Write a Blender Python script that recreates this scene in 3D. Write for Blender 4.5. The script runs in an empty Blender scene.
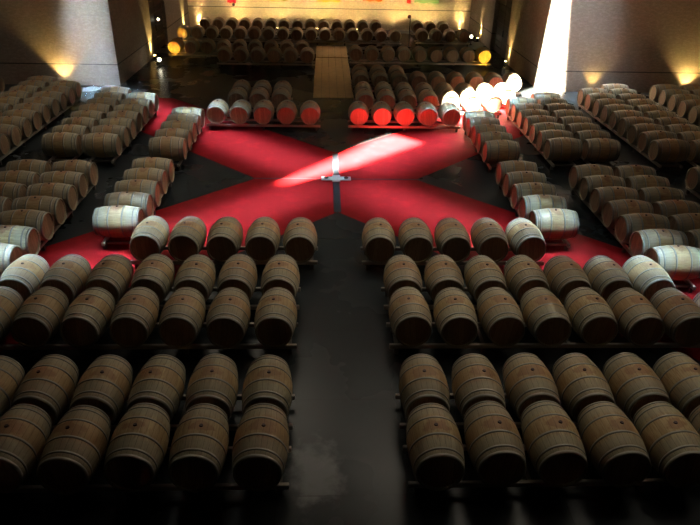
import bpy, bmesh, math, random
from mathutils import Vector, Matrix
random.seed(7)
PI = math.pi
sc = bpy.context.scene
col = sc.collection

# ------------------------------------------------------------------ helpers
def link(o, parent=None):
    col.objects.link(o)
    if parent is not None:
        o.parent = parent
    return o

def obj(name, bm, mats, parent=None, smooth=False):
    me = bpy.data.meshes.new(name)
    bmesh.ops.recalc_face_normals(bm, faces=bm.faces)
    bm.to_mesh(me); bm.free()
    if not isinstance(mats, (list, tuple)):
        mats = [mats]
    for m in mats:
        me.materials.append(m)
    if smooth:
        for p in me.polygons:
            p.use_smooth = True
    return link(bpy.data.objects.new(name, me), parent)

def tag(o, label=None, cat=None, group=None, kind=None):
    if label: o['label'] = label
    if cat: o['category'] = cat
    if group: o['group'] = group
    if kind: o['kind'] = kind
    return o

def thing(name, label, cat, loc=(0, 0, 0), rz=0, group=None):
    o = bpy.data.objects.new(name, None)
    o.empty_display_size = .2
    o.location = loc; o.rotation_euler = (0, 0, rz)
    link(o)
    return tag(o, label, cat, group)

def box(bm, x0, x1, y0, y1, z0, z1, mi=0, bev=0):
    r = bmesh.ops.create_cube(bm, size=1)
    vs = r['verts']
    bmesh.ops.scale(bm, vec=(x1-x0, y1-y0, z1-z0), verts=vs)
    bmesh.ops.translate(bm, vec=((x0+x1)/2, (y0+y1)/2, (z0+z1)/2), verts=vs)
    fs = set(f for v in vs for f in v.link_faces)
    for f in fs: f.material_index = mi
    if bev:
        es = list(set(e for v in vs for e in v.link_edges))
        bmesh.ops.bevel(bm, geom=es, offset=bev, segments=2, affect='EDGES')
    return bm

def BM(): return bmesh.new()

def lathe_y(bm, prof, seg=36, mi=0, closed=False):
    """prof: list of (y, r) revolved about the local Y axis"""
    rings = []
    for (y, r) in prof:
        rings.append([bm.verts.new((r*math.cos(2*PI*k/seg), y, r*math.sin(2*PI*k/seg))) for k in range(seg)])
    n = len(rings)
    for i in range(n if closed else n-1):
        a, b = rings[i], rings[(i+1) % n]
        for k in range(seg):
            f = bm.faces.new((a[k], a[(k+1) % seg], b[(k+1) % seg], b[k])); f.material_index = mi
    return rings

def cyl(bm, c, r, h, seg=20, r2=None, mi=0):
    m = Matrix.Translation((c[0], c[1], c[2]+h/2))
    r_ = bmesh.ops.create_cone(bm, cap_ends=True, segments=seg, radius1=r, radius2=r if r2 is None else r2, depth=h, matrix=m)
    for f in set(f for v in r_['verts'] for f in v.link_faces): f.material_index = mi
    return bm

# ------------------------------------------------------------------ materials
def new_mat(name):
    m = bpy.data.materials.new(name); m.use_nodes = True
    nt = m.node_tree; b = nt.nodes['Principled BSDF']
    return m, nt, b

class NT:
    def __init__(s, nt): s.nt = nt
    def n(s, typ, **kw):
        x = s.nt.nodes.new(typ)
        for k, v in kw.items(): setattr(x, k, v)
        return x
    def l(s, a, b): s.nt.links.new(a, b)
    def math(s, op, a, b=None, c=None, clamp=False):
        x = s.n('ShaderNodeMath', operation=op, use_clamp=clamp)
        for i, v in enumerate((a, b, c)):
            if v is None: continue
            if isinstance(v, (int, float)): x.inputs[i].default_value = v
            else: s.l(v, x.inputs[i])
        return x.outputs[0]
    def mix(s, f, a, b, blend='MIX'):
        x = s.n('ShaderNodeMix', data_type='RGBA', blend_type=blend)
        for inp, v in ((x.inputs[0], f), (x.inputs[6], a), (x.inputs[7], b)):
            if isinstance(v, (int, float)): inp.default_value = v
            elif isinstance(v, tuple): inp.default_value = v + (1,) if len(v) == 3 else v
            else: s.l(v, inp)
        return x.outputs[2]
    def ss(s, x, lo, hi):
        r = s.n('ShaderNodeMapRange', interpolation_type='SMOOTHSTEP')
        r.inputs['From Min'].default_value = lo; r.inputs['From Max'].default_value = hi
        if isinstance(x, (int, float)): r.inputs[0].default_value = x
        else: s.l(x, r.inputs[0])
        return r.outputs[0]
    def noise(s, vec, scale, detail=4, rough=.55):
        x = s.n('ShaderNodeTexNoise'); x.inputs['Scale'].default_value = scale
        x.inputs['Detail'].default_value = detail; x.inputs['Roughness'].default_value = rough
        s.l(vec, x.inputs['Vector']); return x.outputs['Fac']
    def bump(s, h, strength, dist, b):
        x = s.n('ShaderNodeBump'); x.inputs['Strength'].default_value = strength; x.inputs['Distance'].default_value = dist
        s.l(h, x.inputs['Height']); s.l(x.outputs[0], b.inputs['Normal'])
    def scale(s, vec, v):
        x = s.n('ShaderNodeMapping'); x.inputs['Scale'].default_value = v; s.l(vec, x.inputs['Vector']); return x.outputs[0]

def mat_oak(name='oak_staves'):
    m, nt, b = new_mat(name); N = NT(nt)
    tc = N.n('ShaderNodeTexCoord'); oi = N.n('ShaderNodeObjectInfo')
    sp = N.n('ShaderNodeSeparateXYZ'); N.l(tc.outputs['Object'], sp.inputs[0])
    X, Y, Z = sp.outputs
    ang = N.math('ARCTAN2', X, Z)
    st = N.math('MULTIPLY', ang, 28/(2*PI))
    fr = N.math('FRACT', st); fl = N.math('FLOOR', st)
    rnd = oi.outputs['Random']
    wn = N.n('ShaderNodeTexWhiteNoise', noise_dimensions='2D')
    cb = N.n('ShaderNodeCombineXYZ'); N.l(fl, cb.inputs[0]); N.l(N.math('MULTIPLY', rnd, 97.), cb.inputs[1]); N.l(cb.outputs[0], wn.inputs['Vector'])
    off = N.n('ShaderNodeVectorMath', operation='ADD'); cb2 = N.n('ShaderNodeCombineXYZ')
    N.l(N.math('MULTIPLY', rnd, 31.), cb2.inputs[1]); N.l(N.math('MULTIPLY', rnd, 17.), cb2.inputs[0])
    N.l(tc.outputs['Object'], off.inputs[0]); N.l(cb2.outputs[0], off.inputs[1])
    grain = N.noise(N.scale(off.outputs[0], (9, 1.3, 9)), 5, 5)
    base = N.mix(wn.outputs['Value'], (.36, .29, .14), (.56, .48, .25))
    base = N.mix(N.ss(grain, .35, .75), base, (.23, .15, .075))
    # per barrel tone: fresh pale to aged brown
    base = N.mix(N.math('MULTIPLY', rnd, .55), base, (.33, .20, .095))
    # weathered greyish ends, wine-browned belly
    ay = N.math('ABSOLUTE', Y)
    base = N.mix(N.math('MULTIPLY', N.ss(ay, .14, .26), .6), base, (.32, .32, .24))
    blot = N.noise(off.outputs[0], 6.5, 3)
    dx = N.math('MULTIPLY', X, X); dy = N.math('MULTIPLY', Y, N.math('MULTIPLY', Y, 2.6))
    d2 = N.math('SQRT', N.math('ADD', dx, dy))
    reach = N.math('ADD', N.math('MULTIPLY', blot, .34), N.math('MULTIPLY', rnd, .06))
    stain = N.math('MULTIPLY', N.ss(N.math('SUBTRACT', reach, d2), 0., .07), N.ss(Z, .1, .2))
    base = N.mix(N.math('MULTIPLY', stain, .75), base, (.16, .055, .03))
    tone = N.n('ShaderNodeTexWhiteNoise', noise_dimensions='1D'); N.l(N.math('MULTIPLY', rnd, 53.), tone.inputs['W'])
    base = N.mix(N.math('MULTIPLY', tone.outputs['Value'], .42), base, (.20, .12, .06))
    belt = N.math('SUBTRACT', 1., N.ss(ay, .1, .17))
    base = N.mix(N.math('MULTIPLY', belt, .28), base, (.46, .27, .10))
    # joints between staves
    j = N.math('ABSOLUTE', N.math('SUBTRACT', fr, .5))
    jm = N.ss(j, .455, .495)
    base = N.mix(N.math('MULTIPLY', jm, .65), base, (.08, .05, .03))
    N.l(base, b.inputs['Base Color']); b.inputs['Roughness'].default_value = .62
    h = N.math('SUBTRACT', N.math('MULTIPLY', grain, .3), jm)
    N.bump(h, .5, .004, b)
    return m

def mat_head():
    m, nt, b = new_mat('oak_head'); N = NT(nt)
    tc = N.n('ShaderNodeTexCoord'); oi = N.n('ShaderNodeObjectInfo')
    sp = N.n('ShaderNodeSeparateXYZ'); N.l(tc.outputs['Object'], sp.inputs[0])
    X = sp.outputs[0]
    st = N.math('MULTIPLY', N.math('ADD', X, N.math('MULTIPLY', oi.outputs['Random'], .07)), 11.)
    fr = N.math('FRACT', st); fl = N.math('FLOOR', st)
    wn = N.n('ShaderNodeTexWhiteNoise', noise_dimensions='1D'); N.l(N.math('ADD', fl, N.math('MULTIPLY', oi.outputs['Random'], 50.)), wn.inputs['W'])
    grain = N.noise(N.scale(tc.outputs['Object'], (12, 1, 1.6)), 5, 4)
    base = N.mix(wn.outputs['Value'], (.26, .165, .095), (.38, .26, .155))
    base = N.mix(N.ss(grain, .4, .8), base, (.2, .11, .06))
    jm = N.ss(N.math('ABSOLUTE', N.math('SUBTRACT', fr, .5)), .45, .49)
    base = N.mix(N.math('MULTIPLY', jm, .6), base, (.07, .04, .025))
    N.l(base, b.inputs['Base Color']); b.inputs['Roughness'].default_value = .6
    N.bump(N.math('SUBTRACT', 1., jm), .4, .003, b)
    return m

def mat_simple(name, c, rough=.5, metal=0, noise=0, nscale=8, emit=None, estr=0, bump=0):
    m, nt, b = new_mat(name); N = NT(nt)
    b.inputs['Roughness'].default_value = rough; b.inputs['Metallic'].default_value = metal
    tc = N.n('ShaderNodeTexCoord')
    f = N.noise(tc.outputs['Object'], nscale, 4)
    lo = tuple(v*(1-noise) for v in c); hi = tuple(min(1, v*(1+noise)) for v in c)
    N.l(N.mix(f, lo, hi), b.inputs['Base Color'])
    if bump: N.bump(f, bump, .01, b)
    if emit:
        b.inputs['Emission Color'].default_value = emit+(1,); b.inputs['Emission Strength'].default_value = estr
    return m

def mat_floor():
    m, nt, b = new_mat('slate_and_red_floor'); N = NT(nt)
    g = N.n('ShaderNodeNewGeometry'); P = g.outputs['Position']
    sp = N.n('ShaderNodeSeparateXYZ'); N.l(P, sp.inputs[0]); X, Y, _ = sp.outputs
    big = N.noise(P, .35, 4); mid = N.noise(P, 2.2, 6, .65); fine = N.noise(P, 14, 5, .6)
    slate = N.mix(big, (.013, .016, .018), (.030, .036, .038))
    slate = N.mix(N.math('MULTIPLY', N.ss(mid, .45, .8), .4), slate, (.034, .041, .044))
    slate = N.mix(N.math('MULTIPLY', N.ss(fine, .52, .8), .4), slate, (.025, .027, .03))
    # slab joints
    def joint(v, per):
        f = N.math('ABSOLUTE', N.math('SUBTRACT', N.math('FRACT', N.math('DIVIDE', v, per)), .5))
        return N.ss(f, .4925, .4975)
    jj = N.math('MAXIMUM', joint(N.math('ADD', X, .9), 1.8), joint(Y, 1.8))
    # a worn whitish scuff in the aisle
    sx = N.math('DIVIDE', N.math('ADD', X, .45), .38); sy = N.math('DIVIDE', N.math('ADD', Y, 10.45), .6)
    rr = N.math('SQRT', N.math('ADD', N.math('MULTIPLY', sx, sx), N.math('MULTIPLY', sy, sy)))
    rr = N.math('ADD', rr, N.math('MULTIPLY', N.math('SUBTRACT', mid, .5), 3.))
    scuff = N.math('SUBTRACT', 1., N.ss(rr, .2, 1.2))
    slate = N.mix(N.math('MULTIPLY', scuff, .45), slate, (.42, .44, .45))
    slate = N.mix(N.math('MULTIPLY', jj, .5), slate, (.012, .012, .012))
    # the red painted X: two diagonal bands
    k = N.math('ABSOLUTE', N.math('SUBTRACT', N.math('ABSOLUTE', X), N.math('ABSOLUTE', Y)))
    inside = N.math('SUBTRACT', 1., N.ss(k, 2.17, 2.20))
    lim = N.math('SUBTRACT', 1., N.ss(N.math('MAXIMUM', N.math('ABSOLUTE', X), N.math('ABSOLUTE', Y)), 8.3, 8.33))
    redm = N.math('MULTIPLY', inside, lim)
    red = N.mix(big, (.17, .003, .005), (.26, .008, .009))
    red = N.mix(N.math('MULTIPLY', N.ss(mid, .46, .7), .6), red, (.33, .010, .013))
    N.l(N.mix(redm, slate, red), b.inputs['Base Color'])
    ro = N.math('ADD', N.math('MULTIPLY', big, .15), .2)
    N.l(N.math('ADD', ro, N.math('MULTIPLY', redm, .28)), b.inputs['Roughness'])
    N.l(N.math('SUBTRACT', .15, N.math('MULTIPLY', redm, .08)), b.inputs['Specular IOR Level'])
    N.bump(N.math('SUBTRACT', N.math('ADD', N.math('MULTIPLY', mid, .6), N.math('MULTIPLY', fine, .15)), jj), .04, .01, b)
    return m

def mat_wall(name='rough_concrete_wall', c1=(.28, .235, .19), c2=(.40, .345, .285), joints=(.83,)):
    m, nt, b = new_mat(name); N = NT(nt)
    g = N.n('ShaderNodeNewGeometry'); P = g.outputs['Position']
    sp = N.n('ShaderNodeSeparateXYZ'); N.l(P, sp.inputs[0]); Z = sp.outputs[2]
    a = N.noise(P, .5, 3); m_ = N.noise(N.scale(P, (1, 1, 2.2)), 6, 6, .7); f = N.noise(P, 28, 4)
    c = N.mix(a, c1, c2)
    c = N.mix(N.math('MULTIPLY', N.ss(m_, .4, .7), .55), c, tuple(v*1.35 for v in c2))
    c = N.mix(N.math('MULTIPLY', N.ss(f, .5, .75), .4), c, tuple(v*.6 for v in c1))
    jm = None
    for z in joints:
        q = N.math('SUBTRACT', 1., N.ss(N.math('ABSOLUTE', N.math('SUBTRACT', Z, z)), .012, .03))
        jm = q if jm is None else N.math('MAXIMUM', jm, q)
    c = N.mix(N.math('MULTIPLY', jm, .85), c, (.02, .018, .016))
    N.l(c, b.inputs['Base Color']); b.inputs['Roughness'].default_value = .8
    N.bump(N.math('SUBTRACT', N.math('ADD', m_, N.math('MULTIPLY', f, .4)), jm), .5, .02, b)
    return m

OAK = mat_oak(); HEAD = mat_head()
HOOP = mat_simple('galvanised_hoop', (.23, .225, .19), .5, .35, .25, 14)
BUNG = mat_simple('dark_bung', (.05, .02, .018), .6)
RACK = mat_simple('weathered_rack_rail', (.42, .37, .31), .6, .1, .25, 5)
RACKD = mat_simple('dark_rack_foot', (.10, .085, .07), .6, .2, .2, 5)
FLOOR = mat_floor(); WALL = mat_wall(); BACK = mat_wall('plastered_back_wall', (.55, .48, .36), (.66, .58, .45), (1.18,))
CEIL = mat_wall('dark_concrete_ceiling', (.05, .047, .045), (.09, .085, .08), (-5,))
STEEL = mat_simple('brushed_floor_steel', (.012, .016, .022), .4, .1, .3, 20)
PLATE = mat_simple('pale_metal_plate', (.74, .86, .93), .35, .1, .1, 30)
LAMPB = mat_simple('black_lamp_housing', (.03, .03, .03), .4, .5)
WARM = (1., .66, .2)
LENS = mat_simple('lit_warm_lens', (.9, .8, .5), .3, emit=(1., .72, .25), estr=25)
LENSW = mat_simple('lit_white_lens', (.9, .9, .8), .3, emit=(1., .9, .65), estr=10)
DOORM = mat_simple('dark_stained_boards', (.035, .028, .024), .5, 0, .3, 6)

# ------------------------------------------------------------------ barrels
RB, RH, HL = .345, .285, .47
def rad(y): return RB-(RB-RH)*(y/HL)**2
def hoop_prof(yc, w, t=.004):
    return [(yc-w/2, rad(yc-w/2)-.002), (yc-w/2, rad(yc-w/2)+t), (yc+w/2, rad(yc+w/2)+t), (yc+w/2, rad(yc+w/2)-.002)]
HOOPS = [(-.448, .038), (-.36, .03), (-.145, .034), (.145, .034), (.36, .03), (.448, .038)]

def staves_bm(with_hoops=False, seg=40, rings=18):
    bm = BM()
    prof = [(-.435, .262), (-HL, .268)]
    prof += [(-HL+2*HL*i/rings, rad(-HL+2*HL*i/rings)) for i in range(rings+1)]
    prof += [(HL, .268), (.435, .262)]
    lathe_y(bm, prof, seg)
    if with_hoops:
        for yc, w in HOOPS: lathe_y(bm, hoop_prof(yc, w), seg, 1)
    return bm
def head_bm(s, seg=40):
    bm = BM()
    y = s*.442
    rings = lathe_y(bm, [(y-s*.02, .262), (y-s*.002, .262), (y, .255)], seg)
    bm.faces.new(rings[-1]); bm.faces.new(rings[0])
    return bm
def bung_bm():
    bm = BM(); cyl(bm, (0, 0, RB-.012), .027, .024, 16, .022); return bm

def proto(simple):
    root = bpy.data.objects.new('wine_barrel', None); root.empty_display_size = .3
    parts = []
    def P(name, bm, mat, sm=True):
        o = obj(name, bm, mat, None, sm); col.objects.unlink(o); o.location = (0, 0, RB)
        md = None
        o.parent = root; parts.append(o)
    if simple:
        P('staves', staves_bm(True, 28, 10), [OAK, HOOP])
        for s in (-1, 1): P('barrel_head', head_bm(s, 28), HEAD, False)
    else:
        P('staves', staves_bm(), [OAK])
        for s in (-1, 1): P('barrel_head', head_bm(s), HEAD, False)
        for yc, w in HOOPS:
            bm = BM(); lathe_y(bm, hoop_prof(yc, w), 40); P('hoop', bm, HOOP)
        P('bung', bung_bm(), BUNG, False)
    return root, parts
PROTO = {True: proto(True), False: proto(False)}
for o in [x for pr in PROTO.values() for x in pr[1]]:
    if o.name.startswith('staves'):
        for p in o.data.polygons: pass
BASE_Z = .175

# camera solution (photograph geometry)
CF, CP, CYW, CR = 641.9, math.radians(28.674), math.radians(2.571), math.radians(1.382)
CC = Vector((-.306, -16.432, 6.404))
F_ = Vector((math.sin(CYW)*math.cos(CP), math.cos(CYW)*math.cos(CP), -math.sin(CP)))
R_ = Vector((math.cos(CYW), -math.sin(CYW), 0)); U_ = R_.cross(F_)
R2 = R_*math.cos(CR)+U_*math.sin(CR); U2 = -R_*math.sin(CR)+U_*math.cos(CR)
def seen(x, y, z=.52, mg=38):
    d = Vector((x, y, z))-CC; q = d.dot(F_)
    if q < .5: return False
    u = 350+CF*d.dot(R2)/q; v = 262.5-CF*d.dot(U2)/q
    return -mg < u < 700+mg and -mg < v < 525+mg

ORD = ['nearest', 'second', 'third', 'fourth', 'fifth', 'sixth', 'seventh', 'eighth', 'ninth', 'tenth', 'eleventh', 'twelfth',
       'thirteenth', 'fourteenth', 'fifteenth', 'sixteenth', 'seventeenth']
NB = 0
def barrel(x, y, rz, simple, label, group):
    global NB
    NB += 1
    pr, parts = PROTO[simple]
    r = pr.copy(); col.objects.link(r)
    r.location = (x, y, BASE_Z); r.rotation_euler = (0, 0, rz+random.uniform(-.02, .02))
    tag(r, label, 'barrel', group)
    roll = random.uniform(-.16, .16)
    for p in parts:
        c = p.copy(); col.objects.link(c); c.parent = r
        c.rotation_euler = (0, roll, 0)
    return r

def rack(x0, x1, label):
    """rails run along local X from x0 to x1; barrels lie across"""
    pass

def make_rack(cx, cy, length, rz, label, simple):
    t = thing('barrel_rack', label, 'barrel rack', (cx, cy, 0), rz, 'low racks under the barrel rows')
    L = length/2+.02
    for s in (-1, 1):
        bm = BM(); box(bm, -L, L, s*.31-.028, s*.31+.028, -.0+.110, .186, bev=.006); obj('rail', bm, RACK, t)
    n = max(2, int(round(length/1.6))+1)
    for i in range(n):
        x = -L+.12+(2*L-.24)*i/(n-1)
        bm = BM(); box(bm, x-.03, x+.03, -.28, .28, .115, .165, bev=.004); obj('crossbar', bm, RACKD, t)
        for s in (-1, 1):
            bm = BM(); box(bm, x-.035, x+.035, s*.31-.035, s*.31+.035, 0, .111, bev=.004); obj('foot', bm, RACKD, t)

PITCH = .76
def row(axis, fixed, starts, sgn, k0, k1, simple, rowname, group, from_what, extra=None):
    """axis 'x': row runs along X at Y=fixed (barrel axes along Y); axis 'y': runs along Y at X=fixed.
       barrels at sgn*(starts+PITCH*k)"""
    pos = []
    for k in range(k0, k1+1):
        a = sgn*(starts+PITCH*k)
        x, y = (a, fixed) if axis == 'x' else (fixed, a)
        if seen(x, y): pos.append((k-k0, x, y))
    if not pos: return
    for i, x, y in pos:
        o = ORD[i]
        look = 'oak wine barrel'
        if extra and i in extra: look = extra[i]
        lab = '%s, %s %s, %s' % (look, o+(' to' if i == 0 else ' from'), from_what, rowname)
        assert len(lab.split()) <= 16, lab
        barrel(x+random.uniform(-.008, .008), y+random.uniform(-.02, .02), 0 if axis == 'x' else PI/2, simple, lab, group)
    xs = [p[1] for p in pos]; ys = [p[2] for p in pos]
    if axis == 'x':
        make_rack((min(xs)+max(xs))/2, fixed, max(xs)-min(xs)+.66, 0, 'low rack under the '+rowname, simple)
    else:
        make_rack(fixed, (min(ys)+max(ys))/2, max(ys)-min(ys)+.66, PI/2, 'low rack under the '+rowname, simple)

AI = 'aisle'
# single rows bounding the red floor
for s, sd in ((-1, 'left'), (1, 'right')):
    row('x', -4.70, .80, s, 0, 4, False, '%s single row before the red floor' % sd, 'barrels in the single rows before the red floor', AI,
        {4: 'daylit white-looking oak barrel'})
    ex = {4: 'white-lit oak barrel', 3: 'barrel with pale head'} if s < 0 else {0: 'barrel with orange-lit head', 1: 'barrel with vivid orange-lit head', 2: 'barrel with orange-lit head', 3: 'oak barrel with sunlit top', 4: 'oak barrel with sunlit top'}
    row('x', 4.70, .81, s, 0, 4, False, '%s single row beyond the red floor' % sd, 'barrels in the single rows beyond the red floor', AI, ex)
    for q, qd in ((-1, 'near'), (1, 'far')):
        row('y', s*4.66, .86, q, 0, 4, False, '%s half of %s side row' % (qd, sd), 'barrels in the single rows at the sides of the red floor', 'side gap',
            {4: 'daylit white-looking oak barrel'} if q < 0 else None)
# double rows in front of the red floor
for s, sd in ((-1, 'left'), (1, 'right')):
    row('x', -6.37, 1.11, s, 0, 6, False, 'back row of the middle %s block' % sd, 'barrels in the middle blocks', AI)
    row('x', -7.55, 1.11, s, 0, 7, False, 'front row of the middle %s block' % sd, 'barrels in the middle blocks', AI)
    row('x', -9.42, 1.09, s, 0, 8, False, 'back row of the nearest %s block' % sd, 'barrels in the nearest blocks', AI)
    row('x', -10.46, 1.09, s, 0, 8, False, 'front row of the nearest %s block' % sd, 'barrels in the nearest blocks', AI)
# double rows beyond the red floor
row('x', 6.45, 1.11, -1, 1, 3, False, 'front trio beyond left single row', 'barrels in the far left block of six', AI)
row('x', 7.55, 1.11, -1, 1, 3, False, 'back trio beyond left single row', 'barrels in the far left block of six', AI)
FR = 'barrels in the far right blocks'
row('x', 6.45, 1.11, 1, 0, 6, False, 'first of four rows beyond right row', FR, AI, {5: 'sunlit oak barrel', 6: 'brilliantly sunlit oak barrel'})
row('x', 7.55, 1.11, 1, 0, 7, False, 'second of four rows beyond right row', FR, AI, {7: 'sunlit oak barrel'})
row('x', 9.50, 1.11, 1, 0, 8, True, 'third of four rows beyond right row', FR, AI, {8: 'barrel with sunlit orange head'})
row('x', 10.60, 1.11, 1, 0, 2, True, 'last of four rows beyond right row', FR, AI)
# wings
for s, sd in ((-1, 'left'), (1, 'right')):
    for q, qd in ((-1, 'near'), (1, 'far')):
        for (xc, n, nm, g) in ((6.53, 6, 'first row', 'first'), (7.63, 7, 'second row', 'first'),
                               (9.65, 8, 'third row', 'second'), (10.75, 9, 'fourth row', 'second'),
                               (12.75, 9, 'fifth row', 'third'), (13.85, 9, 'sixth row', 'third')):
            row('y', s*xc, 1.11, q, 0, n, g == 'third', '%s %s wing, %s' % (qd, sd, nm),
                'barrels of the %s double rows in the %s wing' % (g, sd), 'side gap')
# back of the nave
row('x', 14.97, 1.12, 1, 0, 8, True, 'rearmost right row', 'barrels in the back nave', AI, {8: 'barrel with yellow-lit head'})
row('x', 14.30, 1.13, -1, 0, 5, True, 'front row at left back', 'barrels in the back nave', AI)
row('x', 16.10, 1.42, -1, 0, 8, True, 'second row at left back', 'barrels in the back nave', AI, {8: 'barrel with yellow-lit head'})
LW = 'left wall'
row('x', 20.14, -7.92, 1, 0, 15, True, 'long row before back wall', 'barrels along the back wall', LW, {0: 'yellow-lit oak barrel'})
row('x', 20.40, 5.0, 1, 0, 3, True, 'short row beside it', 'barrels along the back wall', 'the slim post')
row('x', 23.2, -7.24, 1, 0, 13, True, 'last row by back wall', 'barrels along the back wall', LW)
row('x', 23.2, 5.08, 1, 0, 2, True, 'last short row beside back wall', 'barrels along the back wall', 'the slim post')
print('BARRELS', NB)

# ------------------------------------------------------------------ setting
def struct(name, bm, m):
    o = obj(name, bm, m); o['kind'] = 'structure'; return o
NX, WY, EX, BY, SY, H = 8.6, 10.15, 15.8, 25.3, -18.5, 9.0
T = .35
bm = BM(); box(bm, -EX-T, EX+T, SY-T, BY+T, -.2, 0); struct('floor', bm, FLOOR)
bm = BM(); box(bm, -NX-T, NX+T, BY, BY+T, 0, H); struct('wall_back', bm, BACK)
bm = BM(); box(bm, -NX-T, NX+T, SY-T, SY, 0, H); struct('wall_front', bm, CEIL)
for s, sd in ((-1, 'left'), (1, 'right')):
    def sx(a, b): return (min(s*a, s*b), max(s*a, s*b))
    x0, x1 = sx(NX, NX+T)
    OY0, OY1, OH = 16.1, 19.3, 3.6
    bm = BM(); box(bm, x0, x1, WY, OY0, 0, H); box(bm, x0, x1, OY1, BY, 0, H); box(bm, x0, x1, OY0, OY1, OH, H); struct('wall_%s_nave' % sd, bm, WALL)
    bm = BM(); box(bm, x0, x1, SY, -WY, 0, H); struct('wall_%s_front_nave' % sd, bm, CEIL)
    a, b = sx(NX+T, EX+T)
    bm = BM(); box(bm, a, b, WY, WY+T, 0, H); struct('wall_%s_wing_back' % sd, bm, WALL)
    bm = BM(); box(bm, a, b, -WY-T, -WY, 0, H); struct('wall_%s_wing_front' % sd, bm, WALL)
    a, b = sx(EX, EX+T)
    bm = BM(); box(bm, a, b, -WY, WY, 0, H); struct('wall_%s_wing_end' % sd, bm, WALL)
    # deep dark doorway with a boarded double door
    d = BM(); a, b = sx(NX+.22, NX+.30)
    box(d, a, b, OY0, OY1, 0, OH)
    a2, b2 = sx(NX+.17, NX+.225)
    for i in range(12):
        for (ya, yb) in ((OY0+.08, (OY0+OY1)/2-.03), ((OY0+OY1)/2+.03, OY1-.08)):
            box(d, a2, b2, ya, yb, .04+.295*i, .04+.295*i+.265)
    dr = obj('door_%d' % (1 if s < 0 else 2), d, DOORM); dr['kind'] = 'structure'
    hb = BM(); a3, b3 = sx(NX+.11, NX+.17)
    box(hb, a3, b3, (OY0+OY1)/2-.12, (OY0+OY1)/2-.08, .95, 1.25); obj('door_handle', hb, STEEL, dr)

# ceiling with an X shaped roof light; each slot edge carries a tall upstand
S_, A_ = 9.6, 1.0
UP = 3.1
def poly(bm, pts, z): 
    vs = [bm.verts.new((x, y, z)) for x, y in pts]; return bm.faces.new(vs)
bm = BM()
def slab(bm, pts, z0, z1):
    f = poly(bm, pts, z0); r = bmesh.ops.extrude_face_region(bm, geom=[f])
    for v in [g for g in r['geom'] if isinstance(g, bmesh.types.BMVert)]: v.co.z = z1
wedges = [[(0, A_), (S_-A_, S_), (-(S_-A_), S_)], [(0, -A_), (-(S_-A_), -S_), (S_-A_, -S_)],
          [(A_, 0), (S_, -(S_-A_)), (S_, S_-A_)], [(-A_, 0), (-S_, S_-A_), (-S_, -(S_-A_))]]
for w in wedges: slab(bm, w, H, H+UP)
E2, B2, S2 = EX+T, BY+T, SY-T
for w in ([(-E2, S_), (E2, S_), (E2, B2), (-E2, B2)], [(-E2, S2), (E2, S2), (E2, -S_), (-E2, -S_)],
          [(-E2, -S_), (-S_, -S_), (-S_, S_), (-E2, S_)], [(S_, -S_), (E2, -S_), (E2, S_), (S_, S_)]):
    slab(bm, w, H, H+UP)
struct('ceiling', bm, CEIL)
# added, unseen sun blockers: hub plate and tapered covers that shape the sun streak
bm = BM(); slab(bm, [(1.1, 0), (0, 1.1), (-1.1, 0), (0, -1.1)], H-.06, H+2.0)
struct('sun_mask_1', bm, CEIL)
def dd(d, p): # along-diagonal d (NE positive), perp offset p (towards NW)
    q = math.sqrt(.5); return (d*q-p*q, d*q+p*q)
bm = BM()
slab(bm, [dd(-13.6, -.72), dd(-8.0, -.72), dd(-8.0, .72), dd(-13.6, .72)], H+UP, H+UP+.05)
slab(bm, [dd(-8.0, -.28), dd(-4.5, .2), dd(-2.8, .72), dd(-8.0, .72)], H+UP, H+UP+.05)
slab(bm, [dd(-8.0, -.35), dd(-8.0, -.72), dd(-5.5, -.72)], H+UP, H+UP+.05)
slab(bm, [dd(6.2, -.85), dd(8.9, -.0), dd(13.6, .1), dd(13.6, -.85)], H+UP, H+UP+.05)
struct('sun_mask_2', bm, CEIL)

# steel strips set in the floor and the pale plate where they cross
def strip(name, x0, x1, y0, y1, label):
    bm = BM(); box(bm, x0, x1, y0, y1, .0005, .006); o = obj(name, bm, STEEL); return tag(o, label, 'floor strip', None)
strip('floor_strip', -.09, .09, -2.2, -.24, 'steel strip in red floor running from the centre plate towards the camera')
strip('floor_strip', -.09, .09, .24, 2.1, 'steel strip in red floor running away beyond the centre plate')
strip('floor_strip', -2.3, -.42, -.03, .03, 'thin steel strip in red floor left of the centre plate')
strip('floor_strip', .42, 2.3, -.03, .03, 'thin steel strip in red floor right of the centre plate')
pl = thing('floor_plate', 'pale metal cross plate at the middle of the red floor', 'floor plate', (0, 0, 0))
bm = BM(); box(bm, -.40, .40, -.12, .12, .001, .03, bev=.008); box(bm, -.11, .11, -.22, .22, .001, .034, bev=.008); obj('plate', bm, PLATE, pl)
for s in (-1, 1):
    bm = BM(); cyl(bm, (s*.27, 0, .031), .06, .02, 20); obj('cap', bm, STEEL, pl)

FLOORGLOW = mat_simple('tan_floor_reflection', (.58, .41, .20), .32, 0, .3, 3)  # tan colour stands in for warm back-wall light reflected in the floor
def reflection_slab(y0, y1, label):
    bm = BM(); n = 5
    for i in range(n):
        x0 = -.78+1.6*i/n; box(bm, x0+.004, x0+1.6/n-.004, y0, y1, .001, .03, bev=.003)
    tag(obj('painted_reflection', bm, FLOORGLOW), label, 'painted_reflection')
reflection_slab(8.6, 16.3, 'tan slabs painted as reflected wall light between the back barrel rows')
reflection_slab(16.42, 19.4, 'short pale slabs painted as lit floor under the long back row')
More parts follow.
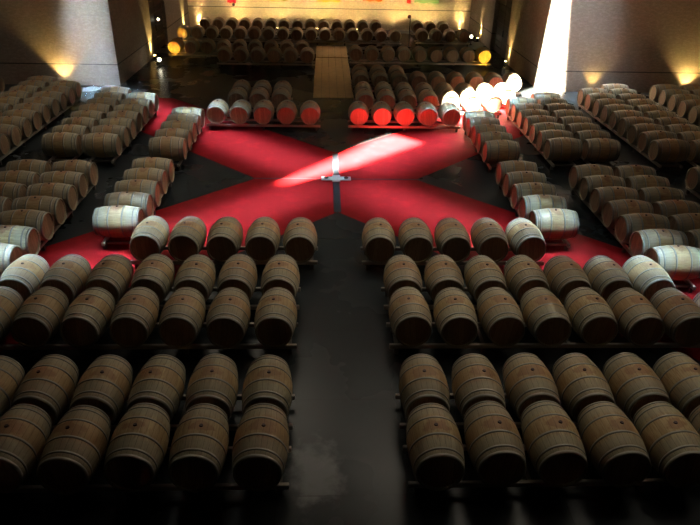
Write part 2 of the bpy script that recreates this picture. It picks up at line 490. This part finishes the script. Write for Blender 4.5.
# slim post among the back rows
po = thing('slim_post', 'slim post with dark round top between the back barrel rows', 'post', (4.22, 19.7, 0))
bm = BM(); cyl(bm, (0, 0, 0), .14, .03); obj('base', bm, LAMPB, po)
bm = BM(); cyl(bm, (0, 0, .03), .022, 1.45); obj('pole', bm, STEEL, po)
bm = BM(); bmesh.ops.create_uvsphere(bm, u_segments=16, v_segments=10, radius=.1, matrix=Matrix.Translation((-.06, 0, 1.55)))
obj('knob', bm, mat_simple('dark_red_knob', (.10, .01, .01), .5), po, True)

# coloured hangings on the back wall (only their lower edges show)
def banner(x, w, z0, z1, c, label, knob=False):
    t = thing('banner', label, 'banner', (x, BY, 0), 0, 'coloured hangings on the back wall')
    bm = BM(); n = 10
    top = []
    for i in range(n+1):
        u = -w/2+w*i/n; d = -.07+.018*math.sin(i*1.9)
        top.append((bm.verts.new((u, d, z0+.03*math.sin(i*1.3))), bm.verts.new((u, d, z1))))
    for i in range(n): bm.faces.new((top[i][0], top[i+1][0], top[i+1][1], top[i][1]))
    o = obj('cloth', bm, mat_simple('cloth_'+label.split()[0], c, .8, 0, .1), t, True)
    md = o.modifiers.new('thick', 'SOLIDIFY'); md.thickness = .012
    bm = BM(); box(bm, -w/2-.06, w/2+.06, -.085, -.0, z1-.03, z1+.01); obj('hanging_rail', bm, LAMPB, t)
    if knob:
        bm = BM(); bmesh.ops.create_uvsphere(bm, u_segments=12, v_segments=8, radius=.09, matrix=Matrix.Translation((.12, -.1, z0-.1)))
        obj('tassel', bm, mat_simple('dark_tassel', (.06, .006, .012), .7), t, True)
banner(-5.95, .52, 1.42, 2.9, (.55, .01, .05), 'crimson hanging with dark tassel on the back wall', True)
banner(-3.3, 1.5, 1.62, 2.9, (.50, .42, .02), 'olive yellow wide hanging on the back wall')
banner(-.1, 1.4, 1.58, 2.9, (.80, .62, .12), 'pale gold hanging on the back wall above the aisle')
banner(2.55, 1.15, 1.66, 2.9, (.80, .22, .02), 'orange hanging on the back wall')
banner(4.75, .22, 1.58, 2.9, (.50, .01, .01), 'narrow dark red hanging beside the green one')
banner(5.85, 1.5, 1.62, 2.9, (.22, .42, .20), 'pale green wide hanging on the back wall')

# ------------------------------------------------------------------ lamps
def spot(loc, tgt, power, size, color, blend=.6, rad_=.05):
    l = bpy.data.lights.new('spot', 'SPOT'); l.energy = power; l.spot_size = math.radians(size); l.spot_blend = blend
    l.color = color; l.shadow_soft_size = rad_
    o = bpy.data.objects.new('spot_light', l); link(o); o.location = loc
    o.rotation_euler = (Vector(tgt)-Vector(loc)).to_track_quat('-Z', 'Y').to_euler()
    return o
def uplight(x, y, dx, dy, power, label, size=58):
    """floor uplight; (dx,dy) points to the wall"""
    t = thing('wall_uplight', label, 'lamp', (x, y, 0), 0, 'floor uplights washing the walls')
    bm = BM(); cyl(bm, (0, 0, 0), .07, .16, 20); obj('housing', bm, LAMPB, t)
    bm = BM(); cyl(bm, (0, 0, .16), .055, .012, 20); obj('lens', bm, LENS, t)
    spot((x, y, .2), (x+dx*.24, y+dy*.24, 1.6), power, size, WARM)
UPW = 420
uplight(-NX+.14, 15.55, -1, 0, UPW, 'warm uplight at left nave wall before dark doorway')
uplight(NX-.14, 15.4, 1, 0, UPW, 'warm uplight at right nave wall before dark doorway')
uplight(-NX+.14, 23.6, -1, 0, UPW, 'warm uplight at left nave wall near the back corner')
uplight(NX-.14, 21.9, 1, 0, UPW, 'warm uplight at right nave wall near the back corner')
uplight(-8.0, BY-.14, 0, 1, UPW, 'warm uplight at back wall, left corner')
uplight(8.0, BY-.14, 0, 1, UPW, 'warm uplight at back wall, right corner')
uplight(-10.75, WY-.25, 0, 1, 260, 'warm uplight at the left wing wall behind barrels', 95)
uplight(10.75, WY-.25, 0, 1, 80, 'warm uplight at the right wing wall near the sunlit strip', 95)
uplight(14.7, WY-.25, 0, 1, 260, 'warm uplight at the right wing wall by picture edge', 95)
for i, x in enumerate((-5.6, -3.2, -.8, 1.6, 4.0, 6.0)):
    uplight(x, BY-.95, 0, 3.4, 240, 'warm uplight behind the last barrel row, %s from left' % ORD[i].replace('nearest', 'first'), 100)
def bulb(x, y, z, label, tgt=None, power=0, size=70, globe=True):
    t = thing('floor_spotlight', label, 'lamp', (x, y, 0), 0, 'small white floor spotlights')
    bm = BM(); cyl(bm, (0, 0, 0), .08, .05, 16); obj('base', bm, LAMPB, t)
    if not globe:
        bm = BM(); box(bm, -.08, .08, -.07, .07, .05, z+.08, bev=.01); obj('housing', bm, LAMPB, t)
        bm = BM(); box(bm, -.06, .06, .071, .08, z-.06, z+.06); obj('lens', bm, LENS, t)
        spot((x, y+.12, z), tgt, power, size, (1., .5, .04), .8); return
    bm = BM(); cyl(bm, (0, 0, .05), .02, z-.05-.07, 12); obj('stem', bm, LAMPB, t)
    bm = BM(); bmesh.ops.create_uvsphere(bm, u_segments=16, v_segments=10, radius=.085, matrix=Matrix.Translation((0, 0, z))); obj('globe', bm, LENSW, t, True)
    if tgt: spot((x, y+.12, z), tgt, power, size, (1., .5, .04), .8)
bulb(-7.88, 14.0, .28, 'white glowing floor spotlight by the left nave wall', (-7.5, 15.7, .5), 600, 36)
bulb(7.75, 13.0, .25, 'floor spotlight before the yellow-lit barrel at right', (7.2, 14.5, .5), 600, 36, False)
bulb(7.8, 20.6, .45, 'white glowing floor spotlight near the right back corner')
bulb(-7.95, 19.3, .3, 'added floor spotlight tinting the yellow-lit barrel at the left wall', (-7.92, 20.3, 1.0), 30, 60, False)  # added spotlight standing in for the corner uplight's glow on this barrel
dl = thing('door_light', 'tiny white light on the dark left doorway', 'lamp', (-8.66, 17.7, 0))
bm = BM(); box(bm, -.06, 0, -.07, .07, 1.38, 1.60, bev=.01); obj('housing', bm, LAMPB, dl)
bm = BM(); bmesh.ops.create_uvsphere(bm, u_segments=14, v_segments=8, radius=.06, matrix=Matrix.Translation((.03, 0, 1.49))); obj('globe', bm, LENSW, dl, True)

# unseen fill lamps added at the ceiling to brighten the back nave
for i, (x, y) in enumerate(((-4.6, 15.5), (0, 15.5), (4.6, 15.5), (-4.6, 22.3), (0, 22.3), (4.6, 22.3))):
    t = thing('added_fill_lamp', 'added unseen fill lamp over the back nave, %s' % ('front left', 'front middle', 'front right', 'rear left', 'rear middle', 'rear right')[i], 'lamp', (x, y, H), 0, 'added fill lamps over the back nave')
    bm = BM(); cyl(bm, (0, 0, -.12), .22, .12, 24); obj('housing', bm, LAMPB, t)
    bm = BM(); cyl(bm, (0, 0, -.135), .19, .015, 24); obj('added_diffuser', bm, LENSW if i not in (0, 2) else PLATE, t)
    if i in (0, 2): continue      # no light at the front corners, so those rows stay dark
    spot((x, y, H-.16), (x, y-(2.6 if i == 1 else 0), 0), 1000 if y > 17 else 700, 100 if y > 17 else 30, (1., .66, .42), .8, .2)
# daylight: sky light down the four arms of the roof light
def area(loc, rz, sx_, sy_, power, color, spread):
    l = bpy.data.lights.new('skylight', 'AREA'); l.shape = 'RECTANGLE'; l.size = sx_; l.size_y = sy_
    l.energy = power; l.color = color; l.spread = math.radians(spread)
    o = bpy.data.objects.new('roof_daylight', l); link(o); o.location = loc; o.rotation_euler = (0, 0, rz)
    return o
q = math.sqrt(.5)
for ax, ay, pw in ((-1, -1, 1.), (1, -1, 1.), (-1, 1, 1.2), (1, 1, 1.3)):
    dc = 6.95
    L_ = 13.2
    rz = math.atan2(ay, ax)
    area((ax*dc*q, ay*dc*q, H-.03), rz, L_, 1.1, 250*pw, (.52, .78, 1.), 14)
    area((ax*3.6*q, ay*3.6*q, H-.02), rz, 6., 1.1, (25 if ay<0 else 17), (.97, .98, .88), 104)
area((-9.45, 9.5, H-.04), 0, 1.1, .9, 300, (.7, .85, 1.), 20)
area((9.7, 9.3, H-.04), 0, 1.3, 1.0, 120, (.7, .85, 1.), 40)
# sun
sun = bpy.data.lights.new('sun', 'SUN'); sun.energy = 480; sun.angle = math.radians(2.4); sun.color = (1., .90, .72)
so = bpy.data.objects.new('sun', sun); link(so)
al, pe = 5.0, .80      # horizontal travel per 9 m of fall: along the diagonal, across it
v = Vector((al*q-pe*q, al*q+pe*q, -9.))
so.rotation_euler = v.to_track_quat('-Z', 'Y').to_euler(); so.location = (-5, -5, 14)

w = bpy.data.worlds.new('sky'); sc.world = w; w.use_nodes = True
bg = w.node_tree.nodes['Background']; bg.inputs[0].default_value = (.6, .78, 1., 1); bg.inputs[1].default_value = .4

# ------------------------------------------------------------------ camera
cam = bpy.data.cameras.new('camera'); cam.sensor_width = 36; cam.lens = CF/700*36; cam.clip_end = 200; cam.clip_start = .05
co = bpy.data.objects.new('camera', cam); link(co)
M = Matrix((R2, U2, -F_)).transposed().to_4x4(); M.translation = CC; co.matrix_world = M
sc.camera = co
_seen = {}
for o_ in sc.objects:
    if 'label' in o_.keys() and not o_.parent:
        assert o_['label'] not in _seen, o_['label']
        _seen[o_['label']] = 1
assert NB <= 300, NB
vs = sc.view_settings
sc.display_settings.display_device = 'sRGB'
vs.view_transform = 'Standard'; vs.look = 'None'; vs.gamma = 1; vs.exposure = 0.0; vs.use_curve_mapping = False
cy = sc.cycles
cy.max_bounces = 8; cy.diffuse_bounces = 4; cy.glossy_bounces = 3; cy.use_denoising = True
cy.sample_clamp_indirect = 6; cy.caustics_reflective = False; cy.caustics_refractive = False
